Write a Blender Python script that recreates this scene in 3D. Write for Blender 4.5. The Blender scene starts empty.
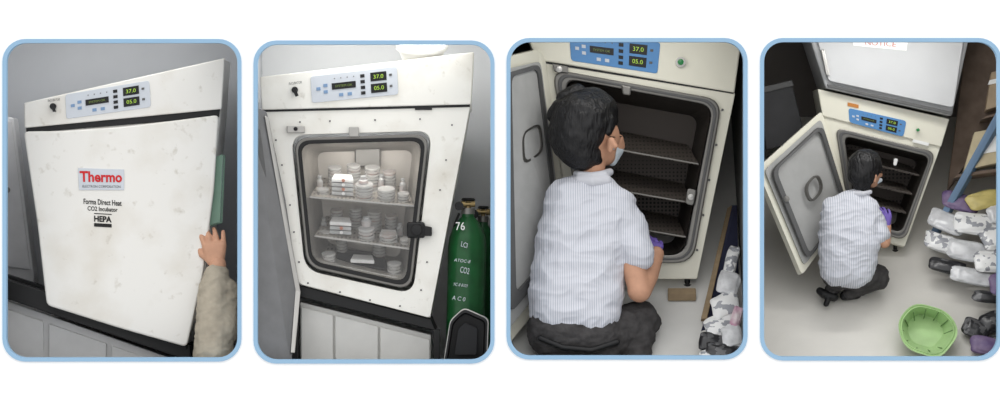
import bpy, bmesh, math, random
import numpy as np
from mathutils import Vector, noise, Matrix
random.seed(4)
S=0.004; F=4000.0
def P(u,v,w,ref=0.0):
    K=(F+ref)/F
    return Vector(((u-500)*S*K, w*S, 0.8+(200-v)*S*K))
sc=bpy.context.scene
col=sc.collection
# ------------------------------------------------------------ materials
def lin(c):
    r=[]
    for x in c[:3]:
        x/=255.0
        r.append(x/12.92 if x<=0.04045 else ((x+0.055)/1.055)**2.4)
    return r
MC={}
def mat(name,rgb,rough=0.55,metal=0.0,var=0.06,scale=14.0,bump=0.0,bscale=60.0,kind=None,rgb2=None,emit=0.0,spec=0.4,clear=0.0,stretch=None):
    if name in MC: return MC[name]
    m=bpy.data.materials.new(name); m.use_nodes=True
    nt=m.node_tree; N=nt.nodes; L=nt.links
    b=N["Principled BSDF"]
    b.inputs["Roughness"].default_value=rough
    b.inputs["Metallic"].default_value=metal
    b.inputs["Specular IOR Level"].default_value=spec
    tc=N.new("ShaderNodeTexCoord")
    c=lin(rgb)
    mix=N.new("ShaderNodeMix"); mix.data_type='RGBA'
    c2=lin(rgb2) if rgb2 else [x*(1-2*var) for x in c]
    mix.inputs[6].default_value=(*c,1); mix.inputs[7].default_value=(*c2,1)
    if kind=='perf':
        v=N.new("ShaderNodeTexVoronoi"); v.inputs["Scale"].default_value=scale; v.inputs["Randomness"].default_value=0.0
        L.new(tc.outputs["Object"],v.inputs["Vector"])
        r=N.new("ShaderNodeValToRGB"); r.color_ramp.elements[0].position=0.26; r.color_ramp.elements[1].position=0.36
        r.color_ramp.elements[0].color=(1,1,1,1); r.color_ramp.elements[1].color=(0,0,0,1)
        L.new(v.outputs["Distance"],r.inputs[0]); L.new(r.outputs[0],mix.inputs[0])
    elif kind=='stripe':
        wv=N.new("ShaderNodeTexWave"); wv.inputs["Scale"].default_value=scale; wv.inputs["Distortion"].default_value=1.6
        wv.inputs["Detail Scale"].default_value=0.25
        L.new(tc.outputs["Object"],wv.inputs["Vector"])
        r=N.new("ShaderNodeValToRGB"); r.color_ramp.elements[0].position=0.4; r.color_ramp.elements[1].position=0.95
        L.new(wv.outputs["Fac"],r.inputs[0]); L.new(r.outputs[0],mix.inputs[0])
    elif kind=='patch':
        v=N.new("ShaderNodeTexVoronoi"); v.inputs["Scale"].default_value=scale; v.feature='F1'; v.distance='CHEBYCHEV'
        L.new(tc.outputs["Object"],v.inputs["Vector"])
        r=N.new("ShaderNodeValToRGB"); r.color_ramp.interpolation='CONSTANT'
        r.color_ramp.elements[1].position=0.72
        sp=N.new("ShaderNodeSeparateColor"); L.new(v.outputs["Color"],sp.inputs[0])
        L.new(sp.outputs[0],r.inputs[0]); L.new(r.outputs[0],mix.inputs[0])
    else:
        n=N.new("ShaderNodeTexNoise"); n.inputs["Scale"].default_value=scale; n.inputs["Detail"].default_value=5
        L.new(tc.outputs["Object"],n.inputs["Vector"])
        r=N.new("ShaderNodeValToRGB"); r.color_ramp.elements[0].position=0.35; r.color_ramp.elements[1].position=0.7
        if kind=='worn': r.color_ramp.elements[0].position=0.5; r.color_ramp.elements[1].position=0.78
        L.new(n.outputs["Fac"],r.inputs[0]); L.new(r.outputs[0],mix.inputs[0])
    out=mix.outputs[2]
    if kind=='worn':
        n3=N.new("ShaderNodeTexNoise"); n3.inputs["Scale"].default_value=26; n3.inputs["Detail"].default_value=6
        L.new(tc.outputs["Object"],n3.inputs["Vector"])
        r3=N.new("ShaderNodeValToRGB"); r3.color_ramp.elements[0].position=0.62; r3.color_ramp.elements[1].position=0.9
        L.new(n3.outputs["Fac"],r3.inputs[0])
        m3=N.new("ShaderNodeMix"); m3.data_type='RGBA'; m3.inputs[7].default_value=(*lin((176,168,152)),1)
        L.new(r3.outputs[0],m3.inputs[0]); L.new(out,m3.inputs[6]); out=m3.outputs[2]
    L.new(out,b.inputs["Base Color"])
    if emit>0:
        L.new(out,b.inputs["Emission Color"]); b.inputs["Emission Strength"].default_value=emit
    if bump>0:
        n2=N.new("ShaderNodeTexNoise"); n2.inputs["Scale"].default_value=bscale; n2.inputs["Detail"].default_value=3
        if stretch:
            mp=N.new("ShaderNodeMapping"); mp.inputs["Scale"].default_value=stretch
            L.new(tc.outputs["Object"],mp.inputs[0]); L.new(mp.outputs[0],n2.inputs["Vector"])
        else: L.new(tc.outputs["Object"],n2.inputs["Vector"])
        bp=N.new("ShaderNodeBump"); bp.inputs["Strength"].default_value=bump; bp.inputs["Distance"].default_value=0.01
        L.new(n2.outputs["Fac"],bp.inputs["Height"]); L.new(bp.outputs[0],b.inputs["Normal"])
    if clear>0:
        t=N.new("ShaderNodeBsdfTransparent"); mx=N.new("ShaderNodeMixShader"); mx.inputs[0].default_value=1-clear
        L.new(t.outputs[0],mx.inputs[1]); L.new(b.outputs[0],mx.inputs[2]); L.new(mx.outputs[0],N["Material Output"].inputs[0])
    MC[name]=m; return m
def glass():
    m=bpy.data.materials.new("glass_pane_mat"); m.use_nodes=True
    nt=m.node_tree; N=nt.nodes; L=nt.links; N.remove(N["Principled BSDF"])
    t=N.new("ShaderNodeBsdfTransparent"); t.inputs[0].default_value=(.95,.95,.95,1); g=N.new("ShaderNodeBsdfGlossy"); g.inputs["Roughness"].default_value=0.03
    mx=N.new("ShaderNodeMixShader"); mx.inputs[0].default_value=0.04
    L.new(t.outputs[0],mx.inputs[1]); L.new(g.outputs[0],mx.inputs[2]); L.new(mx.outputs[0],N["Material Output"].inputs[0])
    return m
WALLW=mat("white_paint",(252,252,252),0.9,var=0.0,spec=0.0)
TRIM=mat("pale_blue_trim",(150,184,212),0.7,var=0.01,spec=0.1)
WHITE=mat("enamel_white",(231,229,224),0.45,scale=3.5,rgb2=(212,206,194),bump=0.03,bscale=12,kind='worn')
WHITE2=mat("enamel_white_b",(238,236,229),0.4,scale=5,rgb2=(218,213,202),kind='worn')
CREAM=mat("enamel_cream",(230,227,211),0.4,var=0.03,scale=5)
PLATE=mat("plate_grey",(204,209,216),0.5,var=0.02,spec=.2)
PLATEB=mat("plate_blue",(84,138,192),0.4,var=0.03)
BLACK=mat("black_plastic",(14,14,16),0.45,var=0.1)
DARK=mat("dark_gap",(34,34,36),0.7,var=0.1)
STEEL=mat("stainless",(180,178,174),0.32,metal=0.85,var=0.08,scale=9)
STEELD=mat("stainless_dark",(130,128,124),0.38,metal=0.8,var=0.1,scale=9)
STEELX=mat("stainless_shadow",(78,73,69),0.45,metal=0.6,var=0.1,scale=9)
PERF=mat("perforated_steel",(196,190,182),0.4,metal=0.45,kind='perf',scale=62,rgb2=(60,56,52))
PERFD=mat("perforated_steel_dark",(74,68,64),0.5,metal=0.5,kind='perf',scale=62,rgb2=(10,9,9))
GASK=mat("gasket_grey",(92,92,92),0.5,var=0.06)
RED=mat("red_ink",(205,28,32),0.5,var=0.02)
INK=mat("black_ink",(20,20,20),0.6,var=0.02)
LCD=mat("lcd_green",(150,185,60),0.4,var=0.02,emit=0.5)
LCDD=mat("lcd_dim",(110,130,60),0.4,var=0.02,emit=0.2)
BTN=mat("button_blue",(120,150,185),0.4,var=0.02)
SKIN=mat("skin",(198,150,122),0.55,var=0.06,scale=30,bump=0.1,bscale=150)
HAIR=mat("black_hair",(20,19,21),0.42,var=0.2,scale=60,bump=0.9,bscale=90,stretch=(1,1,.25))
SHIRT=mat("striped_shirt",(212,213,219),0.85,kind='stripe',scale=34,rgb2=(176,180,191),bump=0.3,bscale=14,spec=0.1)
SHIRTP=mat("shirt_plain",(204,205,211),0.85,var=0.03,bump=0.2,bscale=20,spec=0.1)
JEANS=mat("dark_jeans",(78,76,76),0.85,var=0.2,scale=25,bump=0.5,bscale=40,spec=0.1)
GLOVE=mat("purple_glove",(112,92,172),0.5,var=0.1)
MASK=mat("face_mask",(205,214,220),0.8,var=0.03)
GLASS=glass()
# ------------------------------------------------------------ geometry helpers
def homog(q):
    src=[(0,0),(1,0),(1,1),(0,1)]; A=[];B=[]
    for (x,y),(X,Y) in zip(src,q):
        A.append([x,y,1,0,0,0,-X*x,-X*y]);B.append(X)
        A.append([0,0,0,x,y,1,-Y*x,-Y*y]);B.append(Y)
    h=np.linalg.solve(np.array(A,float),np.array(B,float))
    def f(a,b):
        d=h[6]*a+h[7]*b+1
        return (float((h[0]*a+h[1]*b+h[2])/d),float((h[3]*a+h[4]*b+h[5])/d))
    return f
def rpoly(pts,r,n=6):
    out=[];m=len(pts)
    for i in range(m):
        p=Vector(pts[i]);a=Vector(pts[i-1]);b=Vector(pts[(i+1)%m])
        ra=min(r,(a-p).length*0.48); rb=min(r,(b-p).length*0.48)
        s=p+(a-p).normalized()*ra; e=p+(b-p).normalized()*rb
        for k in range(n+1):
            t=k/n
            q=(s*(1-t)**2+p*2*t*(1-t)+e*t*t)
            out.append(tuple(q))
    return out
def rect(u0,v0,u1,v1): return [(u0,v0),(u1,v0),(u1,v1),(u0,v1)]
def inset(poly,k,ctr=None):
    c=ctr or (sum(p[0] for p in poly)/len(poly),sum(p[1] for p in poly)/len(poly))
    return [(c[0]+(p[0]-c[0])*k,c[1]+(p[1]-c[1])*k) for p in poly]
class G:
    def __init__(s,name,u,v,w,ref=None,d=(0,0,1),plane=None):
        s.ref=w if ref is None else ref
        s.e=bpy.data.objects.new(name,None); s.e.empty_display_size=0.05
        col.objects.link(s.e); s.e.location=P(u,v,w,s.ref)
        s.o=P(u,v,w,s.ref); s.d=d; s.plane=plane or (lambda a,b:w)
    def pt(s,u,v,c=0.0):
        return P(u+s.d[0]*c,v+s.d[1]*c,s.plane(u,v)+s.d[2]*c,s.ref)-s.o
    def raw(s,p): return P(p[0],p[1],p[2],s.ref)-s.o
    def mesh(s,name,V,Fc,m,bevel=0,smooth=False,seg=2):
        me=bpy.data.meshes.new(name); me.from_pydata([tuple(v) for v in V],[],Fc)
        bm=bmesh.new(); bm.from_mesh(me); bmesh.ops.recalc_face_normals(bm,faces=bm.faces); bm.to_mesh(me); bm.free()
        me.materials.append(m)
        if smooth:
            for p in me.polygons: p.use_smooth=True
        ob=bpy.data.objects.new(name,me); col.objects.link(ob); ob.parent=s.e
        if bevel>0:
            b=ob.modifiers.new("bevel",'BEVEL'); b.width=bevel*S; b.segments=seg; b.limit_method='ANGLE'; b.angle_limit=0.7
        return ob
    def prism(s,name,poly,c0,c1,m,bevel=0):
        n=len(poly)
        V=[s.pt(p[0],p[1],c0) for p in poly]+[s.pt(p[0],p[1],c1) for p in poly]
        Fc=[list(range(n)),list(range(2*n-1,n-1,-1))]+[[i,(i+1)%n,n+(i+1)%n,n+i] for i in range(n)]
        return s.mesh(name,V,Fc,m,bevel)
    def prism3(s,name,pts,th,m,bevel=0):
        n=len(pts); th=Vector(th)
        V=[s.raw(p) for p in pts]+[s.raw(Vector(p)+th) for p in pts]
        Fc=[list(range(n)),list(range(2*n-1,n-1,-1))]+[[i,(i+1)%n,n+(i+1)%n,n+i] for i in range(n)]
        return s.mesh(name,V,Fc,m,bevel)
    def ring(s,name,outer,inner,c0,c1,m,bevel=0):
        n=len(outer)
        V=[s.pt(*p,c0) for p in outer]+[s.pt(*p,c0) for p in inner]+[s.pt(*p,c1) for p in outer]+[s.pt(*p,c1) for p in inner]
        Fc=[]
        for i in range(n):
            j=(i+1)%n
            Fc+=[[i,j,n+j,n+i],[2*n+i,3*n+i,3*n+j,2*n+j],[i,2*n+i,2*n+j,j],[n+i,n+j,3*n+j,3*n+i]]
        return s.mesh(name,V,Fc,m,bevel)
    def loft(s,name,loops,m,cap0=True,cap1=True,smooth=False,bevel=0):
        V=[];Fc=[];n=len(loops[0])
        for l in loops: V+=[s.raw(p) for p in l]
        for k in range(len(loops)-1):
            for i in range(n):
                j=(i+1)%n; Fc.append([k*n+i,k*n+j,(k+1)*n+j,(k+1)*n+i])
        if cap0: Fc.append(list(range(n)))
        if cap1: Fc.append([(len(loops)-1)*n+i for i in range(n)])
        return s.mesh(name,V,Fc,m,bevel,smooth)
    def revolve(s,name,p0,p1,prof,m,n=24):
        p0=Vector(p0);p1=Vector(p1);ax=(p1-p0).normalized()
        x=ax.cross(Vector((0,0,1))); 
        if x.length<0.1: x=ax.cross(Vector((1,0,0)))
        x.normalize(); y=ax.cross(x)
        loops=[]
        for t,r in prof:
            c=p0.lerp(p1,t); loops.append([tuple(c+x*r*math.cos(2*math.pi*i/n)+y*r*math.sin(2*math.pi*i/n)) for i in range(n)])
        ob=s.loft(name,loops,m,smooth=True)
        e=ob.modifiers.new("es",'EDGE_SPLIT'); e.split_angle=0.6
        return ob
    def textq(s,name,txt,quad,c,m,th=0.3,bold=0.0):
        cu=bpy.data.curves.new(name,'FONT'); cu.body=txt; cu.size=1; cu.offset=bold
        cu.resolution_u=3
        t=bpy.data.objects.new("tmp",cu); col.objects.link(t)
        dg=bpy.context.evaluated_depsgraph_get(); dg.update()
        me=bpy.data.meshes.new_from_object(t.evaluated_get(dg))
        bpy.data.objects.remove(t)
        xs=[v.co.x for v in me.vertices]; ys=[v.co.y for v in me.vertices]
        x0,x1,y0,y1=min(xs),max(xs),min(ys),max(ys)
        H=homog(quad)
        for v in me.vertices:
            a=(v.co.x-x0)/(x1-x0); b=1-(v.co.y-y0)/(y1-y0)
            q=H(a,b); v.co=s.pt(q[0],q[1],c-th)
        me.materials.clear(); me.materials.append(m)
        ob=bpy.data.objects.new(name,me); col.objects.link(ob); ob.parent=s.e
        return ob
    def blob(s,name,hulls,m,vox=1.3,smooth=5,disp=0.0,dscale=30,ridge=False):
        bm=bmesh.new()
        for hl in hulls:
            t=bmesh.new()
            for sp in hl:
                bmesh.ops.create_icosphere(t,subdivisions=3,radius=sp[3]*S,matrix=Matrix.Translation(s.raw(sp)))
            r=bmesh.ops.convex_hull(t,input=t.verts)
            dl=[g for g in r['geom_interior']+r['geom_unused'] if isinstance(g,bmesh.types.BMVert)]
            if dl: bmesh.ops.delete(t,geom=list(set(dl)),context='VERTS')
            bmesh.ops.recalc_face_normals(t,faces=t.faces)
            tm=bpy.data.meshes.new("t"); t.to_mesh(tm); t.free(); bm.from_mesh(tm); bpy.data.meshes.remove(tm)
        me=bpy.data.meshes.new(name); bm.to_mesh(me); bm.free()
        t=bpy.data.objects.new("tmp",me); col.objects.link(t)
        r=t.modifiers.new("r",'REMESH'); r.mode='VOXEL'; r.voxel_size=vox*S
        sm=t.modifiers.new("s",'SMOOTH'); sm.iterations=smooth; sm.factor=0.5
        dg=bpy.context.evaluated_depsgraph_get(); dg.update()
        m2=bpy.data.meshes.new_from_object(t.evaluated_get(dg)); bpy.data.objects.remove(t)
        if disp>0:
            nrm=[v.normal.copy() for v in m2.vertices]
            for v,nn in zip(m2.vertices,nrm):
                k=noise.noise(v.co*dscale)
                if ridge:
                    q=Vector((v.co.x*0.7+v.co.z*0.5,v.co.y,v.co.z*1.4-v.co.x*.4))*dscale
                    k=(abs(noise.noise(q))-0.25)*-1.3+(abs(noise.noise(q*2.3+Vector((5,1,2))))-.2)*-.5
                v.co+=nn*k*disp*S
        m2.materials.clear(); m2.materials.append(m)
        for p in m2.polygons: p.use_smooth=True; p.material_index=0
        ob=bpy.data.objects.new(name,m2); col.objects.link(ob); ob.parent=s.e
        return ob
    def hand(s,name,wrist,d,side,nrm,size,m,curl=0.5):
        w=Vector(wrist);d=Vector(d).normalized();sd=Vector(side).normalized();n=Vector(nrm).normalized()
        k=size
        def sp(p,r): return (p.x,p.y,p.z,r*k)
        H=[]
        H.append([sp(w,.14),sp(w+d*.42*k+sd*.17*k,.11),sp(w+d*.42*k-sd*.17*k,.10),sp(w+d*.1*k+sd*.12*k,.12)])
        ln=[.40,.46,.42,.33]
        for i in range(4):
            off=(.20-.135*i)
            a=w+d*.42*k+sd*off*k; cur=a; ang=0
            r=.075-.004*i
            for j,f in enumerate((.45,.32,.23)):
                ang+=curl*(0.6+0.5*j)
                nx=cur+(d*math.cos(ang)+n*math.sin(ang))*ln[i]*f*k+sd*(off*.12)*k
                H.append([sp(cur,r),sp(nx,r*.88)]); cur=nx; r*=.9
        a=w+d*.12*k+sd*.13*k; b=a+(d*.6+sd*.75+n*.25).normalized()*.24*k; c=b+(d*.9+sd*.2+n*.45).normalized()*.2*k
        H.append([sp(a,.10),sp(b,.08)]);H.append([sp(b,.08),sp(c,.062)])
        return s.blob(name,H,m,vox=max(0.35,size*0.022),smooth=2)
def control(g,quad,c,plate,digits=LCD):
    H=homog(quad)
    g.prism("control_plate",rpoly(quad,3,3),c-1.0,c+1,plate,0.3)
    def r(nm,a0,b0,a1,b1,m,cc=1.6,h=1.2):
        g.prism(nm,[H(a0,b0),H(a1,b0),H(a1,b1),H(a0,b1)],c-cc,c-cc+h,m,0.15)
    r("display_main",.25,.35,.53,.59,BLACK)
    r("display_temperature",.70,.12,.88,.44,BLACK); r("display_gas",.70,.53,.88,.86,BLACK)
    g.textq("digits_temperature","37.0",[H(.735,.21),H(.845,.21),H(.845,.35),H(.735,.35)],c-1.6,digits)
    g.textq("digits_gas","05.0",[H(.735,.62),H(.845,.62),H(.845,.76),H(.735,.76)],c-1.6,digits)
    g.textq("display_text","SYSTEM OK",[H(.29,.43),H(.49,.43),H(.49,.51),H(.29,.51)],c-1.6,LCDD)
    i=0
    for (a,b) in ((.065,.44),(.15,.34),(.15,.58),(.585,.14),(.585,.35),(.585,.56),(.585,.76),(.33,.74),(.43,.74)):
        i+=1; r("button_%d"%i,a,b,a+.05,b+.12,(BTN if plate is PLATE else PLATE) if i not in (4,5,6,7) else DARK if plate is PLATE else BLACK)
    for k in range(4):
        r("led_%d"%(k+1),.28+k*.075,.16,.292+k*.075,.2,GASK)
    for k in range(2): r("mark_%d"%(k+1),.91,.23+.4*k,.94,.31+.4*k,GASK)
# ------------------------------------------------------------ front wall with four windows
WINS=[(2.5,39,241.5,361.5),(253.5,40.5,494.5,363.5),(506.5,38,747.5,359.5),(760,38,1001.5,360.5)]
def circ(u0,v0,u1,v1,r,n=8):
    out=[]
    for cx,cy,a0 in ((u1-r,v0+r,-90),(u1-r,v1-r,0),(u0+r,v1-r,90),(u0+r,v0+r,180)):
        for k in range(n+1):
            a=math.radians(a0+90*k/n); out.append((cx+r*math.cos(a),cy+r*math.sin(a)))
    return out
cu=bpy.data.curves.new("wall_front",'CURVE'); cu.dimensions='2D'; cu.fill_mode='BOTH'
def spl(pts):
    s=cu.splines.new('POLY'); s.points.add(len(pts)-1)
    for p,q in zip(s.points,pts): p.co=((q[0]-500)*S,0.8+(200-q[1])*S,0,1)
    s.use_cyclic_u=True
spl(rect(-500,-200,1500,620))
for w in WINS: spl(circ(w[0]+1.5,w[1]+1.5,w[2]-1.5,w[3]-1.5,22))
cu.extrude=5*S
t=bpy.data.objects.new("tmpw",cu); col.objects.link(t)
dg=bpy.context.evaluated_depsgraph_get(); me=bpy.data.meshes.new_from_object(t.evaluated_get(dg)); bpy.data.objects.remove(t)
wf=bpy.data.objects.new("wall_front",me); wf.rotation_euler=(math.pi/2,0,0); wf.location=(0,5*S,0); col.objects.link(wf)
me.materials.clear(); me.materials.append(WALLW)
for i,w in enumerate(WINS):
    g=G("window_%d"%(i+1),(w[0]+w[2])/2,(w[1]+w[3])/2,0,0)
    o=circ(w[0],w[1],w[2],w[3],23); n=circ(w[0]+4,w[1]+4,w[2]-4,w[3]-4,19.5)
    g.ring("frame",o,n,-1.5,10.5,TRIM)
# ------------------------------------------------------------ shells
def flat(name,poly,w0,w1,m):
    V=[P(p[0],p[1],w0) for p in poly]+[P(p[0],p[1],w1) for p in poly]; n=len(poly)
    c=sum(V,Vector())/len(V)
    me=bpy.data.meshes.new(name)
    me.from_pydata([tuple(v-c) for v in V],[],[list(range(n)),list(range(2*n-1,n-1,-1))]+[[i,(i+1)%n,n+(i+1)%n,n+i] for i in range(n)])
    bm=bmesh.new(); bm.from_mesh(me); bmesh.ops.recalc_face_normals(bm,faces=bm.faces); bm.to_mesh(me); bm.free()
    me.materials.append(m); ob=bpy.data.objects.new(name,me); ob.location=c; col.objects.link(ob); return ob
WG1=mat("wall_paint_grey",(182,184,188),0.8,var=0.04,scale=3)
WG2=mat("wall_paint_light",(214,215,216),0.8,var=0.03,scale=3)
WG3=mat("wall_paint_dim",(120,120,120),0.8,var=0.04,scale=3)
WG4=mat("wall_paint_taupe",(130,124,119),0.8,var=0.06,scale=4)
FLG=mat("vinyl_floor",(212,211,207),0.45,var=0.04,scale=8,bump=0.05)
FLB=mat("vinyl_floor_warm",(216,213,206),0.4,var=0.04,scale=6,bump=0.05)
CEI=mat("ceiling_paint",(225,225,222),0.8,var=0.02)
BAYS=[(-60,247,215,WG1,None),(247,500.5,215,WG2,None),(500.5,753.5,330,WG3,FLG),(753.5,1110,330,WG4,FLB)]
FV=600
for (a,b,bk,m,fl) in BAYS:
    flat("wall_back",rect(a,20,b,FV+5),bk,bk+5,m)
    flat("ceiling",rect(a,14,b,20),10.2,bk+5,CEI)
    if fl is None:
        flat("floor",rect(a,FV,b,FV+6),10.2,bk+5,FLG)
    else:
        g=G("floor",(a+b)/2,300,132,0)
        g.prism3("floor_surface",[(a+3,420,11),(b-3,420,11),(b-3,110,bk),(a+3,110,bk)],(0,8,8),fl)
for u,m in ((-60,WG1),(247,WG1),(500.5,WG2),(753.5,WG3),(1110,WG4)):
    flat("wall_side",rect(u-2.5,14,u+2.5,FV+6),10.2,335,m)

# ============================================================ BAY 1
g=G("incubator",122,205,55,55)
body=[(25,104),(224,59),(220,114),(205,280),(187,344),(47,303),(25,131)]
g.prism("body",body,4,100,WHITE,1)
g.prism("header",[(24,103),(225,58),(221.5,109),(24.5,128)],-1,6,WHITE,1.2)
g.prism("header_gap_shade",[(26,128),(220,109),(219,117),(26,133)],2,5,DARK)  # dark strip stands in for the shadow line above the door
g.prism("door",rpoly([(24,131.5),(60,131),(120,127),(180,120),(219,115),(214,190),(203,275),(187,347),(120,328),(47,305),(38,225)],5,3),-4,4,WHITE,1.6)
g.prism("base_gap",[(50,304),(186,345),(186,349),(50,309)],1,30,DARK)
control(g,[(65.5,94.5),(149.5,80.5),(151,107),(66.5,119)],-1,PLATE)
g.revolve("key_lock",(53.5,106.5,49),(53.5,106.5,55),[(0,.1),(.02,3.2),(1,3.2)],BLACK)
g.prism("key_lever",[(51,106),(54,104),(57,112),(54,112)],-9,-5,BLACK,.3)
g.textq("lock_text","INCUBATOR",[(48,99.5),(60,98),(60,100.5),(48,102)],-1,GASK)
g.prism("brand_plate",[(78.5,168),(124.5,169.5),(124.5,190),(79.5,190)],-5,-4,PLATE,0.3)
g.textq("brand_text","Thermo",[(80,171),(122.5,172),(122.5,182.5),(80.5,182)],-5.1,RED,bold=0.03)
g.textq("brand_subtext","ELECTRON CORPORATION",[(83,185),(121,185.5),(121,188),(83,187.5)],-5.1,GASK)
g.textq("model_text_1","Forma Direct Heat",[(84,198.5),(122,200.5),(122,206),(84,204)],-4.1,INK,bold=0.02)
g.textq("model_text_2","CO2 Incubator",[(88,206),(118,207.5),(118,212),(88,210.5)],-4.1,INK,bold=0.02)
g.textq("filter_text","HEPA",[(94.5,215.5),(112,216.5),(112,222.5),(94.5,221.5)],-4.1,INK,bold=0.04)
g.prism("filter_bar",[(94.5,223),(112,224),(112,227.5),(94.5,226.5)],-4.5,-4,INK)
g.prism("filter_bar_top",[(94.5,213),(112,214),(112,214.8),(94.5,213.8)],-4.5,-4,INK)

g=G("equipment_stand",100,320,60,60)
g.prism("beam",[(-30,268),(47,292),(190,346),(190,362),(47,313),(-30,287)],6,26,BLACK,1)
g.prism("rear_beam",[(-30,268),(47,292),(190,346),(190,362),(47,313),(-30,287)],88,108,BLACK,1)
for i,(u,v) in enumerate(((-28,285),(178,352))):
    g.prism("leg_%d"%(i+1),[(u,v),(u+8,v+4),(u+8,592),(u,592)],8,18,BLACK,.5)
    g.prism("rear_leg_%d"%(i+1),[(u,v),(u+8,v+4),(u+8,592),(u,592)],96,106,BLACK,.5)
g=G("drawer_cabinet",70,350,62,62)
DR=mat("cabinet_white",(200,200,200),0.5,var=0.03)
g.prism("carcass",[(-18,293),(47,316),(170,359),(170,590),(-18,590)],18,80,DR,1)
for i,u in enumerate((-16,47,110)):
    vv=292+(u+30)*0.35; b=u+58
    g.prism("drawer_%d"%(i+1),[(u,vv+5),(b,vv+25),(b,420),(u,420)],14,19,DR,1)
    g.prism("drawer_low_%d"%(i+1),[(u,424),(b,424),(b,586),(u,586)],14,19,DR,1)
    g.prism("handle_%d"%(i+1),[(u+18,vv+62),(u+40,vv+70),(u+40,vv+73),(u+18,vv+65)],10,14,STEELD,.4)
g=G("storage_cabinet",0,220,170,170)
SC=mat("cabinet_grey",(214,214,216),0.6,var=0.05)
g.prism("carcass",[(-30,110),(14,118),(34,276),(34,590),(-30,590)],0,36,SC,1.5)
g.prism("door",[(-28,114),(12,122),(31,270),(-28,262)],-3,0,SC,1)
g.revolve("knob",(8,190,163),(8,190,170),[(0,.2),(.1,3),(1,2)],STEELD)
BEI=mat("beige_sleeve",(172,163,147),0.9,var=0.12,scale=18,bump=0.4,bscale=24,spec=0.1)
g=G("person",200,430,34,34)
g.blob("jacket",[[(214,356,32,21),(214,290,42,17)],[(214,356,32,21),(224,400,32,18)],[(214,290,42,17),(216,276,44,13)],[(224,330,36,16),(226,290,44,12)],
   [(224,400,32,18),(212,432,34,20)],[(212,432,34,20),(140,432,34,20),(150,480,34,20),(200,480,34,20)],[(150,480,34,20),(200,480,34,20),(152,520,34,20),(198,520,34,20)],
   [(140,432,34,17),(122,480,32,13)],[(122,480,32,13),(135,520,28,10)]],BEI,disp=1.6,dscale=20,ridge=True)
g.blob("forearm",[[(215,290,43,11),(217,264,46,8.5)]],SKIN)
g.hand("hand",(217,265,46),(-.18,-1,.1),(-1,0.1,.1),(-.35,-.1,1),46,SKIN,curl=.32)
g.blob("head",[[(172,396,36,18),(174,408,32,15)],[(174,412,34,10),(175,432,34,11)],[(166,408,17,5),(178,408,17,5)]],SKIN)
g.blob("hair",[[(172,393,38,20),(172,402,42,18)]],HAIR,disp=1)
g.hand("hand_left",(135,520,28),(.3,1,0),(1,0,0),(0,0,1),44,SKIN,curl=.4)
g.blob("trousers",[[(155,525,34,20),(195,525,34,20)],[(158,530,34,17),(150,584,32,13)],[(194,530,34,17),(202,584,32,13)],[(150,584,32,11),(150,590,52,9)],[(202,584,32,11),(202,590,52,9)]],JEANS)
GRN=mat("green_folder_mat",(120,150,132),0.6,var=0.08)
g=G("green_folder",216,190,58,58)
g.prism("cover_front",[(212,158),(223,154),(220,222),(207,226)],0,1.5,GRN,.3)
g.prism("cover_back",[(214,159),(225,155),(222,223),(209,227)],4,5.5,GRN,.3)
g.prism("pages",[(213,160),(223,156),(220,221),(208,225)],1.5,4,MASK)

# ============================================================ BAY 2
g=G("incubator",365,190,60,60)
op=rpoly([(291,135),(432,131),(413,294),(305,270)],16)
g.ring("front_frame",rpoly([(261.5,108),(471,102),(430,318),(299,284)],3,6),op,0,8,WHITE2,.8)
g.ring("gasket",rpoly([(294,138),(429,134),(411,290),(307,267)],15),rpoly([(299,142),(424,139),(407,284),(311,263)],13),-3,6,STEELD,1)
g.ring("glass_door_frame",rpoly([(297,140.5),(426,137),(409,287),(309.5,264.5)],14),rpoly([(301,144),(422,141),(405.5,282),(312.5,261)],12),-5,-1,BLACK,.6)
g.prism("glass_door",rpoly([(301,144),(422,141),(405.5,281),(313,261)],12),-2.5,-1.5,GLASS)
g.prism("header",[(260,77),(474,52),(471,104.5),(262,110)],-2,70,WHITE2,1.2)
g.prism("header_gap_shade",[(263,109.5),(470,104),(470,107),(263,112)],-1,3,DARK)
for nm,pl in (("side_left",[(262,110),(268,110),(304,285),(299,284)]),("side_right",[(464,104),(471,103),(430,318),(424,315)]),("base",[(299,278),(428,312),(430,318),(300,285)]),("top",[(262,110),(471,104),(471,109),(262,115)])):
    g.prism(nm,pl,8,120,WHITE2)
front=rpoly([(300,143),(423,140),(406,282),(312,262)],12)
def chamber(g,front,sx,sy,cu_,cv,c0,depth,m,mb):
    back=[(cu_+(p[0]-cu_)*sx,cv+(p[1]-cv)*sy) for p in front]
    A=[tuple((p[0],p[1],g.plane(*p)+c0)) for p in front]
    B=[tuple((p[0],p[1],g.plane(*p)+depth)) for p in back]
    g.loft("chamber_walls",[A,B],m,False,False); g.prism("chamber_back",back,depth-.5,depth+1.5,mb)
CHW=mat("chamber_steel",(182,177,169),0.35,metal=0.45,var=0.12,scale=12)
chamber(g,front,.80,.78,362,180,2,95,CHW,PERF)
def shelf(g,name,l,r,run,up,m=PERF,rail=STEEL,sx=.82,rh=2.0):
    c=(l[0]+r[0])/2
    bl=(c+(l[0]-c)*sx,l[1]-up,l[2]+run); br=(c+(r[0]-c)*sx,r[1]-up,r[2]+run)
    g.prism3(name,[l,r,br,bl],(0,1.2,0),m)
    g.prism3(name+"_rail",[(l[0],l[1]-rh*.5,l[2]-1.5),(r[0],r[1]-rh*.5,r[2]-1.5),(r[0],r[1]+rh*.5,r[2]-1.5),(l[0],l[1]+rh*.5,l[2]-1.5)],(0,0,1.5),rail,.3)
shelf(g,"shelf_1",(309,197,72),(414,206,72),72,20)
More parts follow.
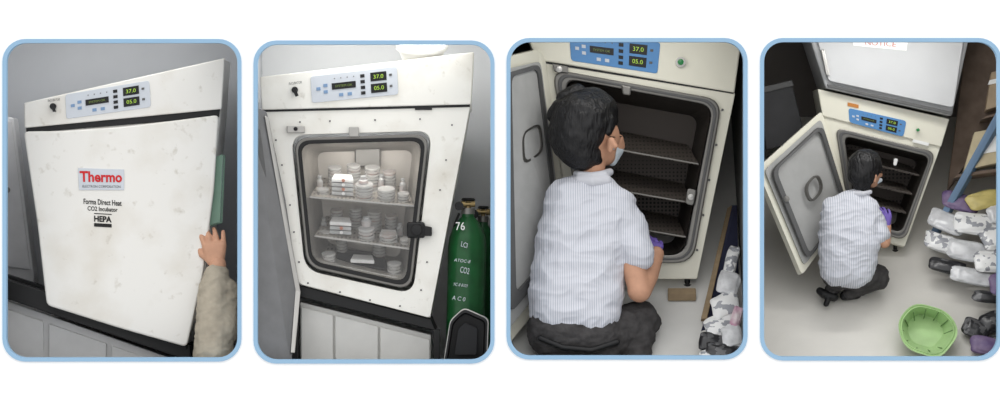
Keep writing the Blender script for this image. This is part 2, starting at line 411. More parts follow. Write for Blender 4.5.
shelf(g,"shelf_2",(314,236,72),(409,249,72),72,20)
shelf(g,"shelf_3",(318,262,72),(404,280,72),72,18)
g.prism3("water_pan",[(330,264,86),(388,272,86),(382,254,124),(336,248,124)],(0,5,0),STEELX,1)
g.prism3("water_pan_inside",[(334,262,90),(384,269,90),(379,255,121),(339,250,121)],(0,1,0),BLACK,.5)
g.prism3("duct",[(352,146,140),(378,146,140),(378,166,140),(352,166,140)],(0,0,6),STEELD,1)
for i,(u,v) in enumerate(((296,129),(354,130))):
    g.prism("hinge_%d"%(i+1),rect(u-(9 if i==0 else 5),v-3,u+(9 if i==0 else 5),v+(4 if i==0 else 7)),-6,0,STEEL,.8)
g.revolve("hinge_pin",(296,129,50),(296,129,56),[(0,.2),(.1,2),(1,2)],BLACK)
g.prism("latch_plate",rect(407,222,425,238),-9,-4,BLACK,2)
g.prism("latch_bar",[(421,225),(432,227),(432,236),(421,236)],-8,0,BLACK,1)
g.revolve("latch_knob",(417,230,44),(417,230,53),[(0,.3),(.08,5),(1,5.5)],BLACK)
for i,(u,v) in enumerate(((276,140),(282,165),(290,205),(294,232),(299,262),(452,125),(446,160),(440,190),(427,262),(421,290),(308,283),(340,292),(370,300),(400,306),(300,122),(330,121),(375,120),(420,119))):
    g.revolve("screw_%d"%(i+1),(u,v,58.6),(u,v,61),[(0,.2),(.2,.9),(1,.9)],GASK,n=10)
g.prism("pull_slot",rect(415,108,432,110),-1.5,0,DARK)
control(g,[(310.5,76.5),(397,66.5),(398.5,94.5),(312,103)],-2,PLATE)
g.revolve("key_lock",(295,90,54),(295,90,59),[(0,.1),(.05,3.2),(1,3.2)],BLACK)
g.prism("key_lever",[(293,90),(296,88),(299,96),(296,97)],-10,-6,BLACK,.3)
g.textq("lock_text","INCUBATOR",[(289,82.5),(302,81),(302,83.5),(289,85)],-2,GASK)
g.prism3("open_door",rpoly([(254,106,26),(268,112,40),(286,200,50),(300,296,56),(292,366,34),(254,372,16)],4,3),(-2,0,4),mat("door_liner_grey",(120,120,121),0.45,var=0.08))
g.prism3("open_door_gasket",[(266,116,37),(270,118,40),(301,292,55),(296,352,37),(292,352,36),(296,290,52)],(0,0,-2),STEEL,.6)
g.prism3("open_door_groove",[(257,128,26),(262,130,30),(284,300,46),(278,356,33),(275,356,33),(281,300,44)],(0,0,-2),GASK,.6)
CLR=mat("dish_plastic",(232,231,228),0.15,var=0.04,spec=0.9,clear=0.4); PNK=mat("culture_medium",(206,140,114),0.3,var=0.08,clear=.2); LIDW=mat("label_paper",(238,238,236),0.6,var=0.02)
FLK=mat("flask_plastic",(218,220,220),0.2,var=0.06,spec=0.9,clear=0.35)
g=G("petri_dishes",365,215,100,72)
def dish(i,u,v,w,r,m2):
    g.revolve("dish_%d"%i,(u,v,w),(u,v-2.7,w-.9),[(0,r*.86),(.45,r*.86),(.46,r),(1,r)],CLR,n=20)
    g.revolve("medium_%d"%i,(u,v-.3,w),(u,v-1.2,w-.4),[(0,r*.84),(1,r*.84)],m2,n=16)
i=0
ST=[]
for lv,(v0,slope) in enumerate(((196,.085),(235,.12))):
    for (u,dw,r,n) in ((322,10,6,2),(364,6,9,5),(386,8,9,4),(403,8,6,3),(333,40,7,7),(352,42,7,8),(371,40,8,8),(388,42,7,7)):
        ST.append((u+lv*2,v0+(u-309)*slope-dw*.26,80+dw,r if lv==0 else r*.92,n-lv))
ST+= [(328,262,86,7,3),(394,275,86,7,4),(340,252,118,6,4),(378,256,118,7,4)]
for (u,v,w,r,n) in ST:
    for k in range(n):
        i+=1; dish(i,u,v-3.1*k,w-1.0*k,r,PNK if (i%4==0) else LIDW if i%5==0 else CLR)
g=G("culture_flasks",345,215,95,72)
k=0
for (u,v,w,n,wd) in ((342,195,84,4,11),(340,234,84,3,11),(388,242,86,2,9),(362,263,84,1,12)):
    for j in range(n):
        k+=1; y=v-4.4*j
        g.prism3("flask_%d_body"%k,[(u-wd,y,w),(u+wd,y+1.2,w),(u+wd*.8,y-4.2,w+16),(u-wd*.8,y-5.2,w+16)],(0,-3.4,0),FLK if j<n-1 else LIDW,.6)
        g.revolve("flask_%d_cap"%k,(u+1,y-1.4,w-5),(u+1,y-1.2,w),[(0,1.7),(1,1.7)],PNK if j%2 else LIDW,n=12)
for j,(u,v,w,h,r) in enumerate(((363,186,84,10,5),(366,226,86,9,5),(318,189,112,14,3.4),(322,230,112,12,3.2),(402,192,112,14,3.4),(399,236,112,13,3.4),(380,187,112,13,3))):
    g.revolve("bottle_%d"%(j+1),(u,v,w),(u,v-h,w-3),[(0,r),(.6,r),(.75,r*.5),(.8,r*.62),(1,r*.62)],FLK,n=16)
    g.revolve("bottle_%d_liquid"%(j+1),(u,v-.4,w),(u,v-h*.4,w-1.2),[(0,r*.9),(1,r*.9)],PNK,n=16)
g=G("plastic_tub",422,50,90,90)
g.revolve("tub",(422,60,90),(422,46,86),[(0,18),(.1,20),(.8,24),(.82,26),(1,26),(1,24),(.85,23),(.15,19),(.14,.5)],mat("tub_plastic",(214,214,212),.4,var=.05),n=32)
g=G("equipment_stand",365,320,66,66)
g.prism("beam",[(296,284),(431,319),(436,331),(300,297)],0,6,BLACK,1)
g.prism("rear_beam",[(296,284),(431,319),(436,331),(300,297)],80,100,BLACK,1)
g.prism("side_beam",[(426,318),(431,319),(436,331),(428,329)],6,80,BLACK,1)
for i2,u in enumerate((292,434)): g.prism("leg_%d"%(i2+1),rect(u,300+(u-300)*.22,u+6,592),0,6,BLACK,.5)
g=G("drawer_cabinet",360,350,74,74)
DR2=mat("cabinet_cream",(212,211,207),0.5,var=0.03)
g.prism("carcass",[(300,302),(431,335),(431,590),(300,590)],4,56,DR2,.6)
for i2,(a,b) in enumerate(((301,333),(335,378),(380,430))):
    f=lambda u:301+(u-290)*.253
    g.prism("drawer_%d"%(i2+1),[(a,f(a)+3),(b,f(b)+3),(b,f(b)+60),(a,f(a)+60)],0,4,DR2,1)
    g.prism("drawer_low_%d"%(i2+1),[(a,f(a)+63),(b,f(b)+63),(b,588),(a,588)],0,4,DR2,1)
GCY=mat("cylinder_green",(18,84,40),0.35,var=0.15,scale=20); BRS=mat("valve_brass",(150,130,90),0.35,metal=0.8)
def gascyl(u0,v0,u1,v1,w,r,num,lab):
    g=G("gas_cylinder",(u0+u1)/2,(v0+v1)/2,w,w)
    L_=v0-v1; q=lambda d: 1-d/L_
    g.revolve("tank",(u0,v0,w),(u1,v1,w),[(0,r*.9),(.02,r),(q(34),r),(q(26),r*.95),(q(17),r*.8),(q(9),r*.55),(q(5),r*.34),(1,r*.30)],GCY,n=36)
    d=Vector((u1-u0,v1-v0,0)).normalized(); t=Vector((u1,v1,w))
    g.revolve("neck_ring",t-d*2,t+d*4,[(0,r*.36),(1,r*.36)],STEELD)
    g.revolve("valve_stem",t+d*3,t+d*13,[(0,r*.16),(1,r*.13)],BRS)
    g.revolve("valve_wheel",t+d*11,t+d*14,[(0,r*.3),(.5,r*.38),(1,r*.3)],BLACK)
    g.revolve("regulator",t+d*8+Vector((-7,0,-3)),t+d*8+Vector((7,0,-3)),[(0,3),(.3,3.4),(.31,2),(.7,2),(.71,3.4),(1,3)],BRS)
    g.revolve("gauge",t+d*8+Vector((-9,2,-5)),t+d*8+Vector((-9,2,-9)),[(0,4.4),(1,4.4)],BLACK)
    if num:
        g.textq("tank_number",num,[(456,222),(465,222),(465,230),(456,230)],-r*.98,LIDW)
        for k,(s_,a,b,c,d_) in enumerate(((lab,455,258,471,261),("CO2",461,266,470,272),("YC-8 8101",454,282,468,285),("LCI",462,241,468,246),("A C 0",453,295,466,299))):
            g.textq("tank_text_%d"%(k+1),s_,[(a,b),(c,b+2),(c-1,d_+2),(a-1,d_)],-r*1.01,MASK)
    g.blob("hose",[[(u1-9,v1+2,w-8,1.3),(u1-13,v1+12,w-4,1.3)],[(u1-13,v1+12,w-4,1.3),(u1-17,v1+30,w+2,1.3)],[(u1-17,v1+30,w+2,1.3),(u1-18,v1+70,w+10,1.3)]],BLACK,vox=.6,smooth=2)
    return g
gascyl(459,592,468,212,84,19,"76","ATOC-8")
gascyl(474,592,483,220,128,15,"","")
g=G("waste_bin",468,340,40,40)
ow=rpoly([(450,320),(464,307),(489,318),(487,372),(442,372)],5,4)
iw=inset(ow,.86)
g.loft("bin_shell",[[(p[0],p[1],50) for p in inset(ow,.9)],[(p[0],p[1],30) for p in ow],[(p[0],p[1],30) for p in iw],[(p[0],p[1],48) for p in inset(ow,.78)]],BLACK)
g.ring("bin_rim",ow,inset(ow,.95),-11,-8,STEEL,.6)
g.prism("bin_inner_lip",inset(ow,.5),-4,-2,DARK,.5)
g.prism("bin_post",rect(455,368,478,592),0,8,BLACK,.6)

# ============================================================ BAY 3
pl3=lambda u,v:128+(v-60)*0.03
g=G("incubator",630,160,135,135,plane=pl3)
op=rpoly([(552,70),(721,101),(692,262),(590,262)],18)
g.ring("front_frame",rpoly([(545,61),(735,93),(697,279),(575,279)],2),op,0,10,CREAM,.8)
g.ring("steel_frame",rpoly([(551,69),(722,100),(693,263),(589,263)],18),rpoly([(564,79),(713,106),(684,255),(597,255)],15),-4,8,STEELD,1.5)
g.ring("gasket",rpoly([(555,72.5),(718.5,102),(690,260),(592,260)],17),rpoly([(559,75),(715,104),(688,258),(594,258)],16),-6,-3,GASK,.8)
fr=rpoly([(566,80),(712,106),(683,254),(598,254)],14)
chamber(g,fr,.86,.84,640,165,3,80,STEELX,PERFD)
g.prism("header",[(522,22),(741,40),(734,93),(536,60)],-3,80,CREAM,1.5)
g.prism("header_gap_shade",[(540,60),(733,92),(733,94),(541,63)],-1,4,DARK)
g.prism("side_right",[(729,92),(735,93),(697,279),(692,279)],10,110,CREAM)
g.prism("side_left",[(545,61),(550,61),(582,279),(575,279)],10,110,CREAM)
g.prism("base",[(580,266),(696,266),(697,279),(580,279)],10,90,CREAM)
g.prism("top",[(545,61),(735,93),(734,99),(545,67)],10,100,CREAM)
control(g,[(569,34),(660,43),(657,74),(571,61)],-3,PLATEB)
g.revolve("button_green",(680,62.5,118),(680,62.5,126),[(0,.2),(.1,3.0),(1,3.0)],mat("green_lens",(30,120,62),0.3,emit=.15))
g.revolve("button_ring",(680,62.5,121),(680,62.5,126),[(0,5),(1,5)],STEEL)
g.prism("hinge_top",[(552,64),(568,67),(568,74),(554,72)],-9,-3,STEELD,1)
g.revolve("hinge_pin",(559,70,116),(559,70,122),[(0,.2),(.1,3),(1,3)],STEEL)
g.prism("top_catch",[(621,85),(631,87),(630,96),(622,95)],-8,-3,STEELD,1.5)
g.prism("latch",rpoly([(687,188),(696,190),(693,206),(685,204)],3,3),-9,-3,STEELD,1)
g.revolve("latch_pin",(690,197,115),(690,197,122),[(0,.2),(.1,3),(1,3)],STEEL)
for i,(u,v) in enumerate(((722,110),(716,145),(709,180),(703,215),(697,250))):
    g.revolve("screw_%d"%(i+1),(u,v,pl3(u,v)-2),(u,v,pl3(u,v)+1),[(0,.2),(.2,1.2),(1,1.2)],GASK,n=10)
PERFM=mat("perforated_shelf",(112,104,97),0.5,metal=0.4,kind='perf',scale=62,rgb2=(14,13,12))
for k,(a,b,c,d_) in enumerate(((586,144,699,164),(592,186,693,203),(598,222,686,237))):
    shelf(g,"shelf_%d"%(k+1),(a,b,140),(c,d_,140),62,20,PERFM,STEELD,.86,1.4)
for k,u in enumerate((600,688)):
    g.revolve("foot_%d"%(k+1),(u,277,150),(u,289,150),[(0,3),(.6,3),(.65,5),(1,5)],BLACK)
DL=mat("door_liner",(172,172,170),0.4,var=0.06)
g.prism3("open_door",rpoly([(496,62,60),(538,50,118),(545,58,126),(575,262,130),(500,352,60)],6,4),(-5,0,6),CREAM)
def dq(a,b):
    H=homog([(504,72),(541,60),(568,262),(505,340)])
    u,v=H(a,b); return (u,v,58+a*66)
g.prism3("door_liner_panel",rpoly([dq(.0,.0),dq(.95,.01),dq(.95,.98),dq(.0,.98)],8,4),(1,0,-3),DL)
def ring3(nm,a0,b0,a1,b1,wd,m,off):
    o=rpoly([dq(a0,b0),dq(a1,b0),dq(a1,b1),dq(a0,b1)],10,4); n=rpoly([dq(a0+wd*1.3,b0+wd*.5),dq(a1-wd*1.3,b0+wd*.5),dq(a1-wd*1.3,b1-wd*.5),dq(a0+wd*1.3,b1-wd*.5)],9,4)
    L1=[(p[0]+off,p[1],p[2]-4) for p in o];L2=[(p[0]+off+2,p[1],p[2]-6) for p in o];L3=[(p[0]+off+2,p[1],p[2]-6) for p in n];L4=[(p[0]+off,p[1],p[2]-4) for p in n]
    g.loft(nm,[L1,L2,L3,L4],m,False,False)
ring3("door_gasket",.05,.03,.9,.95,.06,GASK,0)
ring3("door_inner_rib",.3,.4,.72,.55,.02,STEELD,1)
WOOD=mat("plywood",(150,130,102),0.7,kind=None,var=0.12,scale=30)
g=G("wooden_block",676,303,128,128)
g.prism3("block_1",[(668,288,134),(696,288,134),(696,294,128),(668,294,128)],(0,7,0),WOOD,.6)
g=G("storage_box",724,290,120,120)
BXB=mat("storage_box_blue",(52,54,78),0.6,var=0.1)
g.prism3("box_body",[(735,205,190),(741,205,190),(740,325,122),(700,330,98),(704,318,104)],(0,6,10),BXB,.6)
g.prism3("box_wood_edge",[(731,208,188),(736,205,188),(706,318,100),(700,318,100)],(0,3,5),WOOD,.4)
def pouch(g,name,u,v,w,a,b,th,rot,m,amp=.14):
    bm=bmesh.new(); bmesh.ops.create_icosphere(bm,subdivisions=4,radius=1)
    cr,sr=math.cos(rot),math.sin(rot); sd=random.random()*20
    for q in bm.verts:
        x,y,z=q.co
        f=lambda t:math.copysign(abs(t)**.42,t)
        x,y=f(x),f(y); z=z*(1.15-.6*max(abs(x),abs(y)))
        k=1+amp*noise.noise(Vector((x*1.3+sd,y*1.3,z)))
        z+=amp*3.6*(abs(noise.noise(Vector((x*3.1,y*3.1+sd,1))))-.2)
        px,py=x*a*k,y*b*k
        uu=px*cr-py*sr; vv=px*sr+py*cr
        q.co=g.raw((u+uu,v+vv,w+z*th-vv*.7))
    me=bpy.data.meshes.new(name); bm.to_mesh(me); bm.free()
    for p in me.polygons: p.use_smooth=True
    me.materials.append(m); ob=bpy.data.objects.new(name,me); col.objects.link(ob); ob.parent=g.e
PK1=mat("pouch_white",(230,230,229),0.3,kind='patch',scale=48,rgb2=(150,152,158),spec=.6)
PK2=mat("pouch_foil",(214,215,217),0.25,var=0.12,scale=30,spec=.7)
PK3=mat("pouch_black",(32,32,36),0.3,kind='patch',scale=45,rgb2=(90,90,92),spec=.6)
PK4=mat("pouch_pink",(186,140,162),0.4,var=.15,scale=24,rgb2=(215,205,206))
PK5=mat("pouch_purple",(96,78,122),0.4,var=.15,scale=24,rgb2=(130,112,140))
PK6=mat("pouch_yellow",(206,190,120),0.4,var=.12,scale=24)
g=G("packaging_pile",722,320,85,85)
for k,(u,v,w,a,b,r,m) in enumerate(((734,262,132,6,16,.3,PK1),(730,284,112,11,12,.25,PK2),(726,306,96,14,12,-.3,PK1),(720,325,84,16,11,-.4,PK1),(712,342,70,14,9,.2,PK3),(731,336,66,10,12,-.2,PK2),(722,350,56,18,8,.1,PK3),(736,318,80,5,12,.3,PK4),(708,355,55,10,7,-.3,PK1))):
    pouch(g,"pouch_%d"%(k+1),u,v,w,a,b,6,r,m)
def glasses(g,pts,r=.7):
    g.blob("glasses",[[(*pts[k],r),(*pts[k+1],r)] for k in range(len(pts)-1)],BLACK,vox=.4,smooth=1)
g=G("crouching_man",590,250,75,75)
g.blob("body",[[(592,184,88,13),(592,160,87,14.5)],
   [(584,128,86,29),(597,136,96,24),(586,140,84,22)],[(597,138,96,22),(606,155,100,11)],[(594,150,86,16),(604,154,94,12)],
   [(619,139,108,6),(623,146,111,3.5),(617,147,106,5)],
   [(594,212,84,16),(585,240,76,24),(585,310,66,26)],
   [(618,210,82,13),(639,288,62,12)],[(639,290,62,12.5),(648,275,76,11)],[(648,275,76,11),(657,254,90,8)],
   [(568,206,82,13),(560,245,118,12)],[(560,245,118,12),(600,238,122,8)]],SKIN,vox=1.2)
g.blob("ear",[[(611,141,67,3.8),(610,150,68,2.8)],[(611,141,67,3.8),(615,146,66,2.8)]],SKIN,vox=.6,smooth=2)
g.blob("hair",[[(581,122,84,32),(577,134,80,29),(592,114,96,28)],[(575,138,78,26),(580,152,77,19),(590,156,80,14)],[(581,122,84,31),(602,120,92,16)],[(604,122,80,12),(607,131,74,6)],[(560,108,84,10),(552,116,84,6)],[(566,98,90,10),(578,92,92,9)]],HAIR,vox=.9,smooth=4,disp=1.6,dscale=26)
g.blob("face_mask",[[(612,152,102,8),(620,150,111,5),(613,161,104,5)],[(611,147,71,.9),(616,150,98,1)]],MASK,vox=.8,smooth=3)
glasses(g,[(609,137,65),(616,137,84),(622,136,104)],.6)
g.blob("shirt",[[(567,200,78,22),(614,206,84,23),(592,186,88,17)],[(567,200,78,22),(614,206,84,23),(566,240,72,31),(598,245,76,31)],
   [(566,240,72,31),(598,245,76,31),(560,296,62,33),(590,300,66,33)],[(560,296,62,33),(590,300,66,33),(560,309,60,32),(590,313,64,32)],
   [(614,206,84,22),(632,236,74,19)],[(632,236,74,19),(637,254,68,18.5)],[(568,202,82,20),(562,226,104,18)]],SHIRT,vox=1.2,smooth=5,disp=4.4,dscale=8,ridge=True)
g.blob("collar",[[(580,175,74,4),(592,176,70,4)],[(592,176,70,4),(604,174,74,4)],[(604,174,74,4),(610,172,84,4)],[(580,175,74,4),(577,174,84,4)],[(580,180,72,6),(592,181,68,6)],[(592,181,68,6),(606,180,74,6)]],SHIRTP,vox=.9,smooth=3)
g.blob("trousers",[[(556,330,60,30),(592,334,62,30)],[(594,345,66,28),(640,320,88,20)],[(640,320,88,20),(646,324,88,16)],[(642,322,86,18),(632,376,62,13)],
   [(562,345,64,27),(575,335,104,20)],[(575,335,104,20),(566,380,60,13)]],JEANS,vox=1.4,smooth=5,disp=2.6,dscale=16,ridge=True)
g.blob("belt",[[(540,337,36,3.4),(562,346,31,3.4)],[(562,346,31,3.4),(590,349,31,3.4)],[(590,349,31,3.4),(616,341,42,3.4)]],BLACK,vox=.8,smooth=2)
SHOE=mat("shoe_black",(18,18,20),0.5,var=0.1)
g.blob("shoes",[[(630,386,52,8),(640,378,72,8)],[(562,388,50,8),(572,378,72,8)]],SHOE,vox=1)
g.hand("hand_right",(656,256,90),(.02,-1,.8),(-.8,-.2,0.1),(-.6,.1,.8),32,GLOVE,.4)
g.hand("hand_left",(600,238,122),(.8,-.3,.1),(0,-.8,.2),(.3,.3,1),26,GLOVE,.2)

# ============================================================ BAY 4
pl4=lambda u,v:150+(v-90)*0.12
g=G("incubator",880,170,155,155,plane=pl4)
g.ring("front_frame",rpoly([(822,114),(941,146),(906,247),(848,232)],2),rpoly([(836,128),(935,153),(905,240),(852,222)],10,6),0,8,CREAM,.6)
g.ring("steel_frame",rpoly([(835,127),(936,152),(906,241),(851,223)],10),rpoly([(844,136),(930,157),(902,233),(857,217)],8),-3,6,STEELD,1)
g.ring("gasket",rpoly([(838,130),(933,154),(904,238),(853,221)],9),rpoly([(840.5,132),(931.5,155.5),(903.4,236),(854.5,219.5)],9),-4.5,-2,GASK,.5)
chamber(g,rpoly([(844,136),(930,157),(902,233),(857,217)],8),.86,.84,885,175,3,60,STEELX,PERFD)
g.prism("header",[(817,89),(949,119),(941,147),(822,116)],-3,70,CREAM,1)
g.prism("side_left",[(822,114),(826,115),(853,232),(848,232)],8,90,CREAM)
g.prism("side_right",[(936,145),(941,146),(906,247),(902,245)],8,90,CREAM)
g.prism("base",[(848,225),(904,240),(906,248),(850,233)],8,70,CREAM)
control(g,[(848,108),(906,121),(903,137),(849,122.5)],-3,PLATEB)
g.revolve("button_green",(917,130,143),(917,130,150),[(0,.2),(.1,1.6),(1,1.6)],MC["green_lens"])
g.prism("sticker_orange",[(847,102.5),(858,105),(858,108.5),(847,106)],-4,-3,mat("sticker_orange",(200,130,62)))
g.prism("warning_sticker",[(913,139),(929,143),(928,146),(912,142)],-4,-3,LIDW)
for k,(a,b,c,d_) in enumerate(((849,158,921,175),(852,180,914,194),(855,200,908,213))):
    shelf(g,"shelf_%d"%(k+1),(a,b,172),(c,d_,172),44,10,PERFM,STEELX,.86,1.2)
g.prism("hanging_tag",rpoly([(894,158),(898,159),(896,166),(893,165)],1.5,2),-6,-3,LIDW,.3)
H4=homog([(756,170),(821,114),(850,208),(799,271)])
def dq(a,b):
    u,v=H4(a,b); return (u,v,100+a*50+b*8)
g.prism3("open_door",rpoly([dq(-.02,-.02),dq(1.02,-.02),dq(1.02,1.02),dq(-.02,1.02)],5,4),(-3,2,5),CREAM)
g.prism3("door_liner_panel",rpoly([dq(.04,.03),dq(.96,.03),dq(.96,.97),dq(.04,.97)],6,4),(.5,-.5,-2),DL)
ring3("door_gasket",.08,.06,.92,.94,.04,GASK,1)
ring3("door_inner_rib",.38,.38,.64,.56,.02,STEELD,1)
g.revolve("door_catch",(*H4(.15,.35),100),(*H4(.15,.35),108),[(0,.2),(.1,3),(1,3)],STEELD)
for k,u in enumerate((862,898)):
    g.revolve("foot_%d"%(k+1),(u,236+(u-862)*.25,185),(u,244+(u-862)*.25,185),[(0,2),(.6,2),(.65,3.5),(1,3.5)],BLACK)
g=G("refrigerator",885,70,138,138)
RF=mat("fridge_grey",(196,197,198),0.45,var=0.05,scale=4)
g.prism("body",[(806,26),(972,26),(952,116),(826,88)],2,110,RF,2)
g.prism("door",rpoly([(812,22),(966,22),(953,108),(828,81)],4,3),-5,1,RF,1.5)
g.prism("bottom_trim",[(827,84),(953,112),(951,115),(828,87)],-3,4,GASK,.5)
g.prism("handle",[(820,50),(824,50),(829,76),(825,75)],-10,-6,STEEL,.8)
g.prism("notice",[(850,28),(909,30),(906,51),(853,46)],-6,-5,LIDW)
g.textq("notice_text","NOTICE",[(864,40),(896,42),(895,47),(865,45)],-6,mat("notice_ink",(200,120,110),.6))
g=G("crouching_man",850,240,118,118)
g.blob("body",[[(859,195,113,6),(862,180,114,7)],[(864,168,117,15.5),(869,172,124,12.5)],[(870,172,122,12),(873,182,125,6)],[(881,175,126,2.5),(880,171,125,3)],
   [(854,208,110,11),(850,240,108,14),(848,270,108,15)],[(872,214,110,7),(883,242,104,6.5)],[(883,242,104,6.5),(886,226,112,5)],
   [(834,214,110,8),(838,232,130,6.5)],[(838,232,130,6.5),(862,222,146,5)]],SKIN,vox=.8)
g.blob("ear",[[(874,176,105,2),(873.5,181,105.5,1.5)]],SKIN,vox=.4,smooth=2)
g.blob("hair",[[(864,166,114,17.5),(861,174,111,15)],[(861,176,110,13),(861,183,110,10)],[(868,163,122,14.5),(874,167,118,9)]],HAIR,vox=.7,smooth=3,disp=.9,dscale=40)
g.blob("face_mask",[[(876,181,124,4),(881,180,127,2.5)]],MASK,vox=.6)
glasses(g,[(873,172,104),(880,173,116),(884,172,127)],.5)
g.blob("shirt",[[(833,210,106,14),(867,212,110,14),(857,196,112,9)],[(833,210,106,14),(867,212,110,14),(834,240,102,18),(862,243,104,18)],
   [(834,240,102,18),(862,243,104,18),(836,268,104,19),(855,270,106,19)],[(867,212,110,14),(876,226,108,11)],[(876,226,108,11),(879,234,104,10)],
   [(833,212,108,12),(834,224,120,11)]],SHIRT,vox=.8,smooth=5,disp=2.8,dscale=13,ridge=True)
g.blob("collar",[[(853,193,105,2.6),(861,194,102,2.6)],[(861,194,102,2.6),(869,192,107,2.4)]],SHIRTP,vox=.6,smooth=2)
g.blob("trousers",[[(836,272,108,17),(856,273,110,17)],[(858,276,110,16),(878,276,122,12)],[(878,277,122,12),(880,280,122,10)],[(878,281,122,9),(850,293,122,7)],
   [(838,276,112,15),(846,272,132,11)],[(846,272,132,11),(832,290,122,7)]],JEANS,vox=.9,smooth=4,disp=1.6,dscale=24,ridge=True)
g.blob("shoes",[[(824,294,118,5),(834,297,120,5)],[(824,294,118,5),(820,291,120,4)],[(845,296,124,5),(858,295,130,4.5)],[(828,299,116,3),(826,304,116,3)]],SHOE,vox=.7,smooth=3)
g.hand("hand_right",(886,227,110),(-.12,-1,.2),(-.9,0,-.2),(-.6,-.2,.8),26,GLOVE,.45)
g.hand("hand_left",(862,222,146),(.7,-.4,.6),(0,-.8,.2),(.3,.3,1),16,GLOVE,.3)
SHB=mat("shelf_blue",(104,130,158),0.5,var=0.05); BRN=mat("brown_box",(112,96,84),0.8,var=0.15,scale=20)
g=G("storage_shelf",985,130,170,170)
g.prism3("upright_blue",[(1030,44,140),(1034,54,140),(933,240,170),(927,238,172)],(4,2,8),SHB,.8)
g.prism3("back_panel",[(972,24,200),(1040,24,180),(1040,60,170),(950,190,196)],(0,4,8),BRN,.8)
g.prism3("board_1",[(985,116,165),(1040,100,152),(1040,104,152),(980,120,166)],(0,4,20),BRN,.8)
g.prism3("board_2",[(958,174,165),(1040,162,147),(1040,166,147),(953,178,166)],(0,4,20),BRN,.8)
g=G("cardboard_box",1005,90,165,165)
CB=mat("cardboard",(176,156,130),0.8,var=0.1,scale=20)
g.prism3("box_body",[(992,72,170),(1035,62,160),(1035,96,158),(986,110,168)],(0,3,14),CB,.6)
g.prism3("box_tape",[(990,80,169),(1035,70,159),(1035,75,159),(988,85,169)],(0,0,-1),LIDW,.2)
g=G("cardboard_box",995,145,162,162)
g.prism3("box_body",[(975,132,166),(1030,122,155),(1030,156,152),(964,170,162)],(0,3,14),mat("box_tan",(198,184,152),0.8,var=0.1),.6)
g.prism3("box_label",[(985,138,162),(1006,134,158),(1004,150,157),(982,154,160)],(0,0,1.5),LIDW,.2)
g=G("packaging_pile",970,240,150,150)
for k,(u,v,w,a,b,r,m) in enumerate(((962,202,170,18,9,.3,PK5),(986,200,164,18,9,-.2,PK6),(1003,212,155,16,10,-.2,PK2),(948,222,160,18,10,.4,PK2),(976,224,152,22,11,.1,PK1),(998,236,142,18,12,-.3,PK1),(942,243,150,18,9,.3,PK1),(964,250,142,20,10,.2,PK2),(992,260,128,20,11,-.1,PK1),(946,266,136,18,7,.2,PK3),(970,276,124,22,8,.2,PK2),(1003,282,114,18,11,-.2,PK5),(984,296,108,16,6,.1,PK3))):
    pouch(g,"pouch_%d"%(k+1),u,v,w,a,b,6,r,m)
g=G("plastic_basket",928,330,80,80)
BG=mat("basket_green",(172,204,144),0.45,var=0.08)
rim=rpoly([(897,322),(916,303),(948,312),(958,332),(936,357),(903,347)],12,5)
bot=inset(rim,.68,(926,334))
L=lambda poly,w:[(p[0],p[1],w-(p[1]-330)*.9) for p in poly]
g.loft("basket_shell",[L(bot,96),L(rim,70),L(inset(rim,1.05),69),L(inset(rim,1.05),72),L(inset(rim,.99),72),L(inset(rim,.93),70),L(inset(bot,.94),94)],BG,bevel=.3)
BGD=mat("basket_slots",(120,150,100),0.7,var=.2,scale=30)
for k in range(12):
    a=k*math.pi/6
    g.blob("rib_%d"%(k+1),[[(927+25*math.cos(a),330+20*math.sin(a),73-20*math.sin(a)*.9,.7),(926+19*math.cos(a),334+15*math.sin(a),88-15*math.sin(a)*.9,.7)]],BGD,vox=.5,smooth=1)
g=G("packaging_pile",985,335,75,75)
for k,(u,v,w,a,b,r,m) in enumerate(((978,330,90,14,10,.4,PK3),(996,322,95,14,10,-.3,PK3),(988,346,72,18,9,.2,PK5),(1003,345,74,12,12,-.4,PK3))):
    pouch(g,"bag_%d"%(k+1),u,v,w,a,b,7,r,m)
g=G("storage_crate",775,90,190,190)
CRD=mat("crate_dark",(66,66,68),0.7,var=0.1)
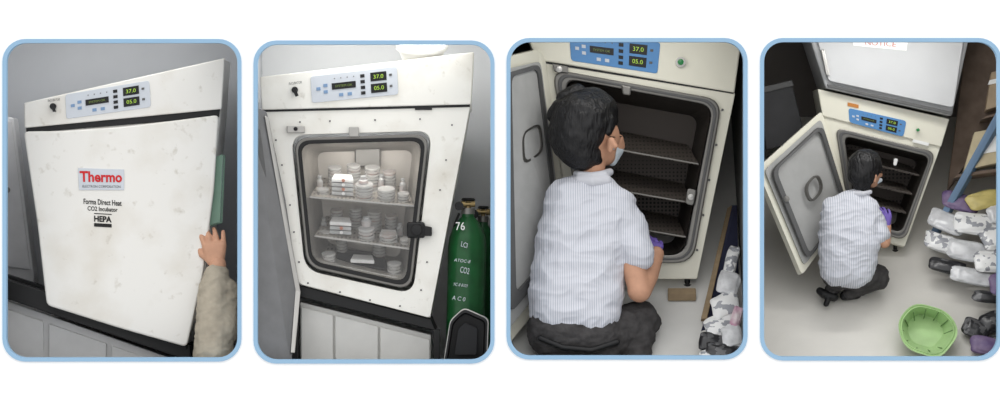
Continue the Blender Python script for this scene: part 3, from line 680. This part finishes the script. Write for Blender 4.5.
g.prism("crate_body",[(760,92),(792,84),(806,140),(766,150)],0,60,CRD,1)
g.prism("crate_lid",[(758,88),(792,80),(794,86),(760,94)],-3,60,GASK,1)
# ------------------------------------------------------------ lights
def area(name,u,v,w,sx,sy,power,rot,colr=(1,1,1)):
    l=bpy.data.lights.new(name,'AREA'); l.shape='RECTANGLE'; l.size=sx; l.size_y=sy; l.energy=power; l.color=colr
    o=bpy.data.objects.new(name,l); o.location=P(u,v,w); o.rotation_euler=rot; col.objects.link(o)
for i,(u,p) in enumerate(((110,1.2),(374,1.8),(627,1.8),(890,4.2))):
    area("bay_fill_light",u,24,40,0.7,0.12,p,(math.radians(25),0,0),(1,.99,.97))  # unseen fill light added behind the front wall to light each bay
area("rear_fill_light",90,22,120,1.0,0.3,3.4,(math.radians(35),0,0),(.98,.99,1))  # added fill that brightens the back wall, no real fitting
area("rear_fill_light",374,22,120,0.9,0.3,4.6,(math.radians(35),0,0),(.98,.99,1))  # same kind of added, unseen fill for the second bay's back wall
area("chamber_fill_light",361,150,78,0.32,0.04,0.55,(math.radians(30),0,0),(1,.97,.92))  # fill light added to brighten the chamber, not part of the incubator
w=bpy.data.worlds.new("world"); sc.world=w; w.use_nodes=True
nt=w.node_tree; bg=nt.nodes["Background"]
tc=nt.nodes.new("ShaderNodeTexCoord"); sx=nt.nodes.new("ShaderNodeSeparateXYZ"); mr=nt.nodes.new("ShaderNodeMapRange")
mr.inputs[1].default_value=-1; mr.inputs[2].default_value=1; mr.inputs[3].default_value=0.45; mr.inputs[4].default_value=1.8
nt.links.new(tc.outputs["Generated"],sx.inputs[0]); nt.links.new(sx.outputs[2],mr.inputs[0]); nt.links.new(mr.outputs[0],bg.inputs[1])
bg.inputs[0].default_value=(1,1,1,1)
sc.view_settings.view_transform='Standard'
cd=bpy.data.cameras.new("camera"); cam=bpy.data.objects.new("camera",cd); col.objects.link(cam)
cd.lens=36*F/1000; cd.sensor_width=36; cd.clip_end=100
cam.location=(0,-F*S,0.8); cam.rotation_euler=(math.pi/2,0,0)
sc.camera=cam
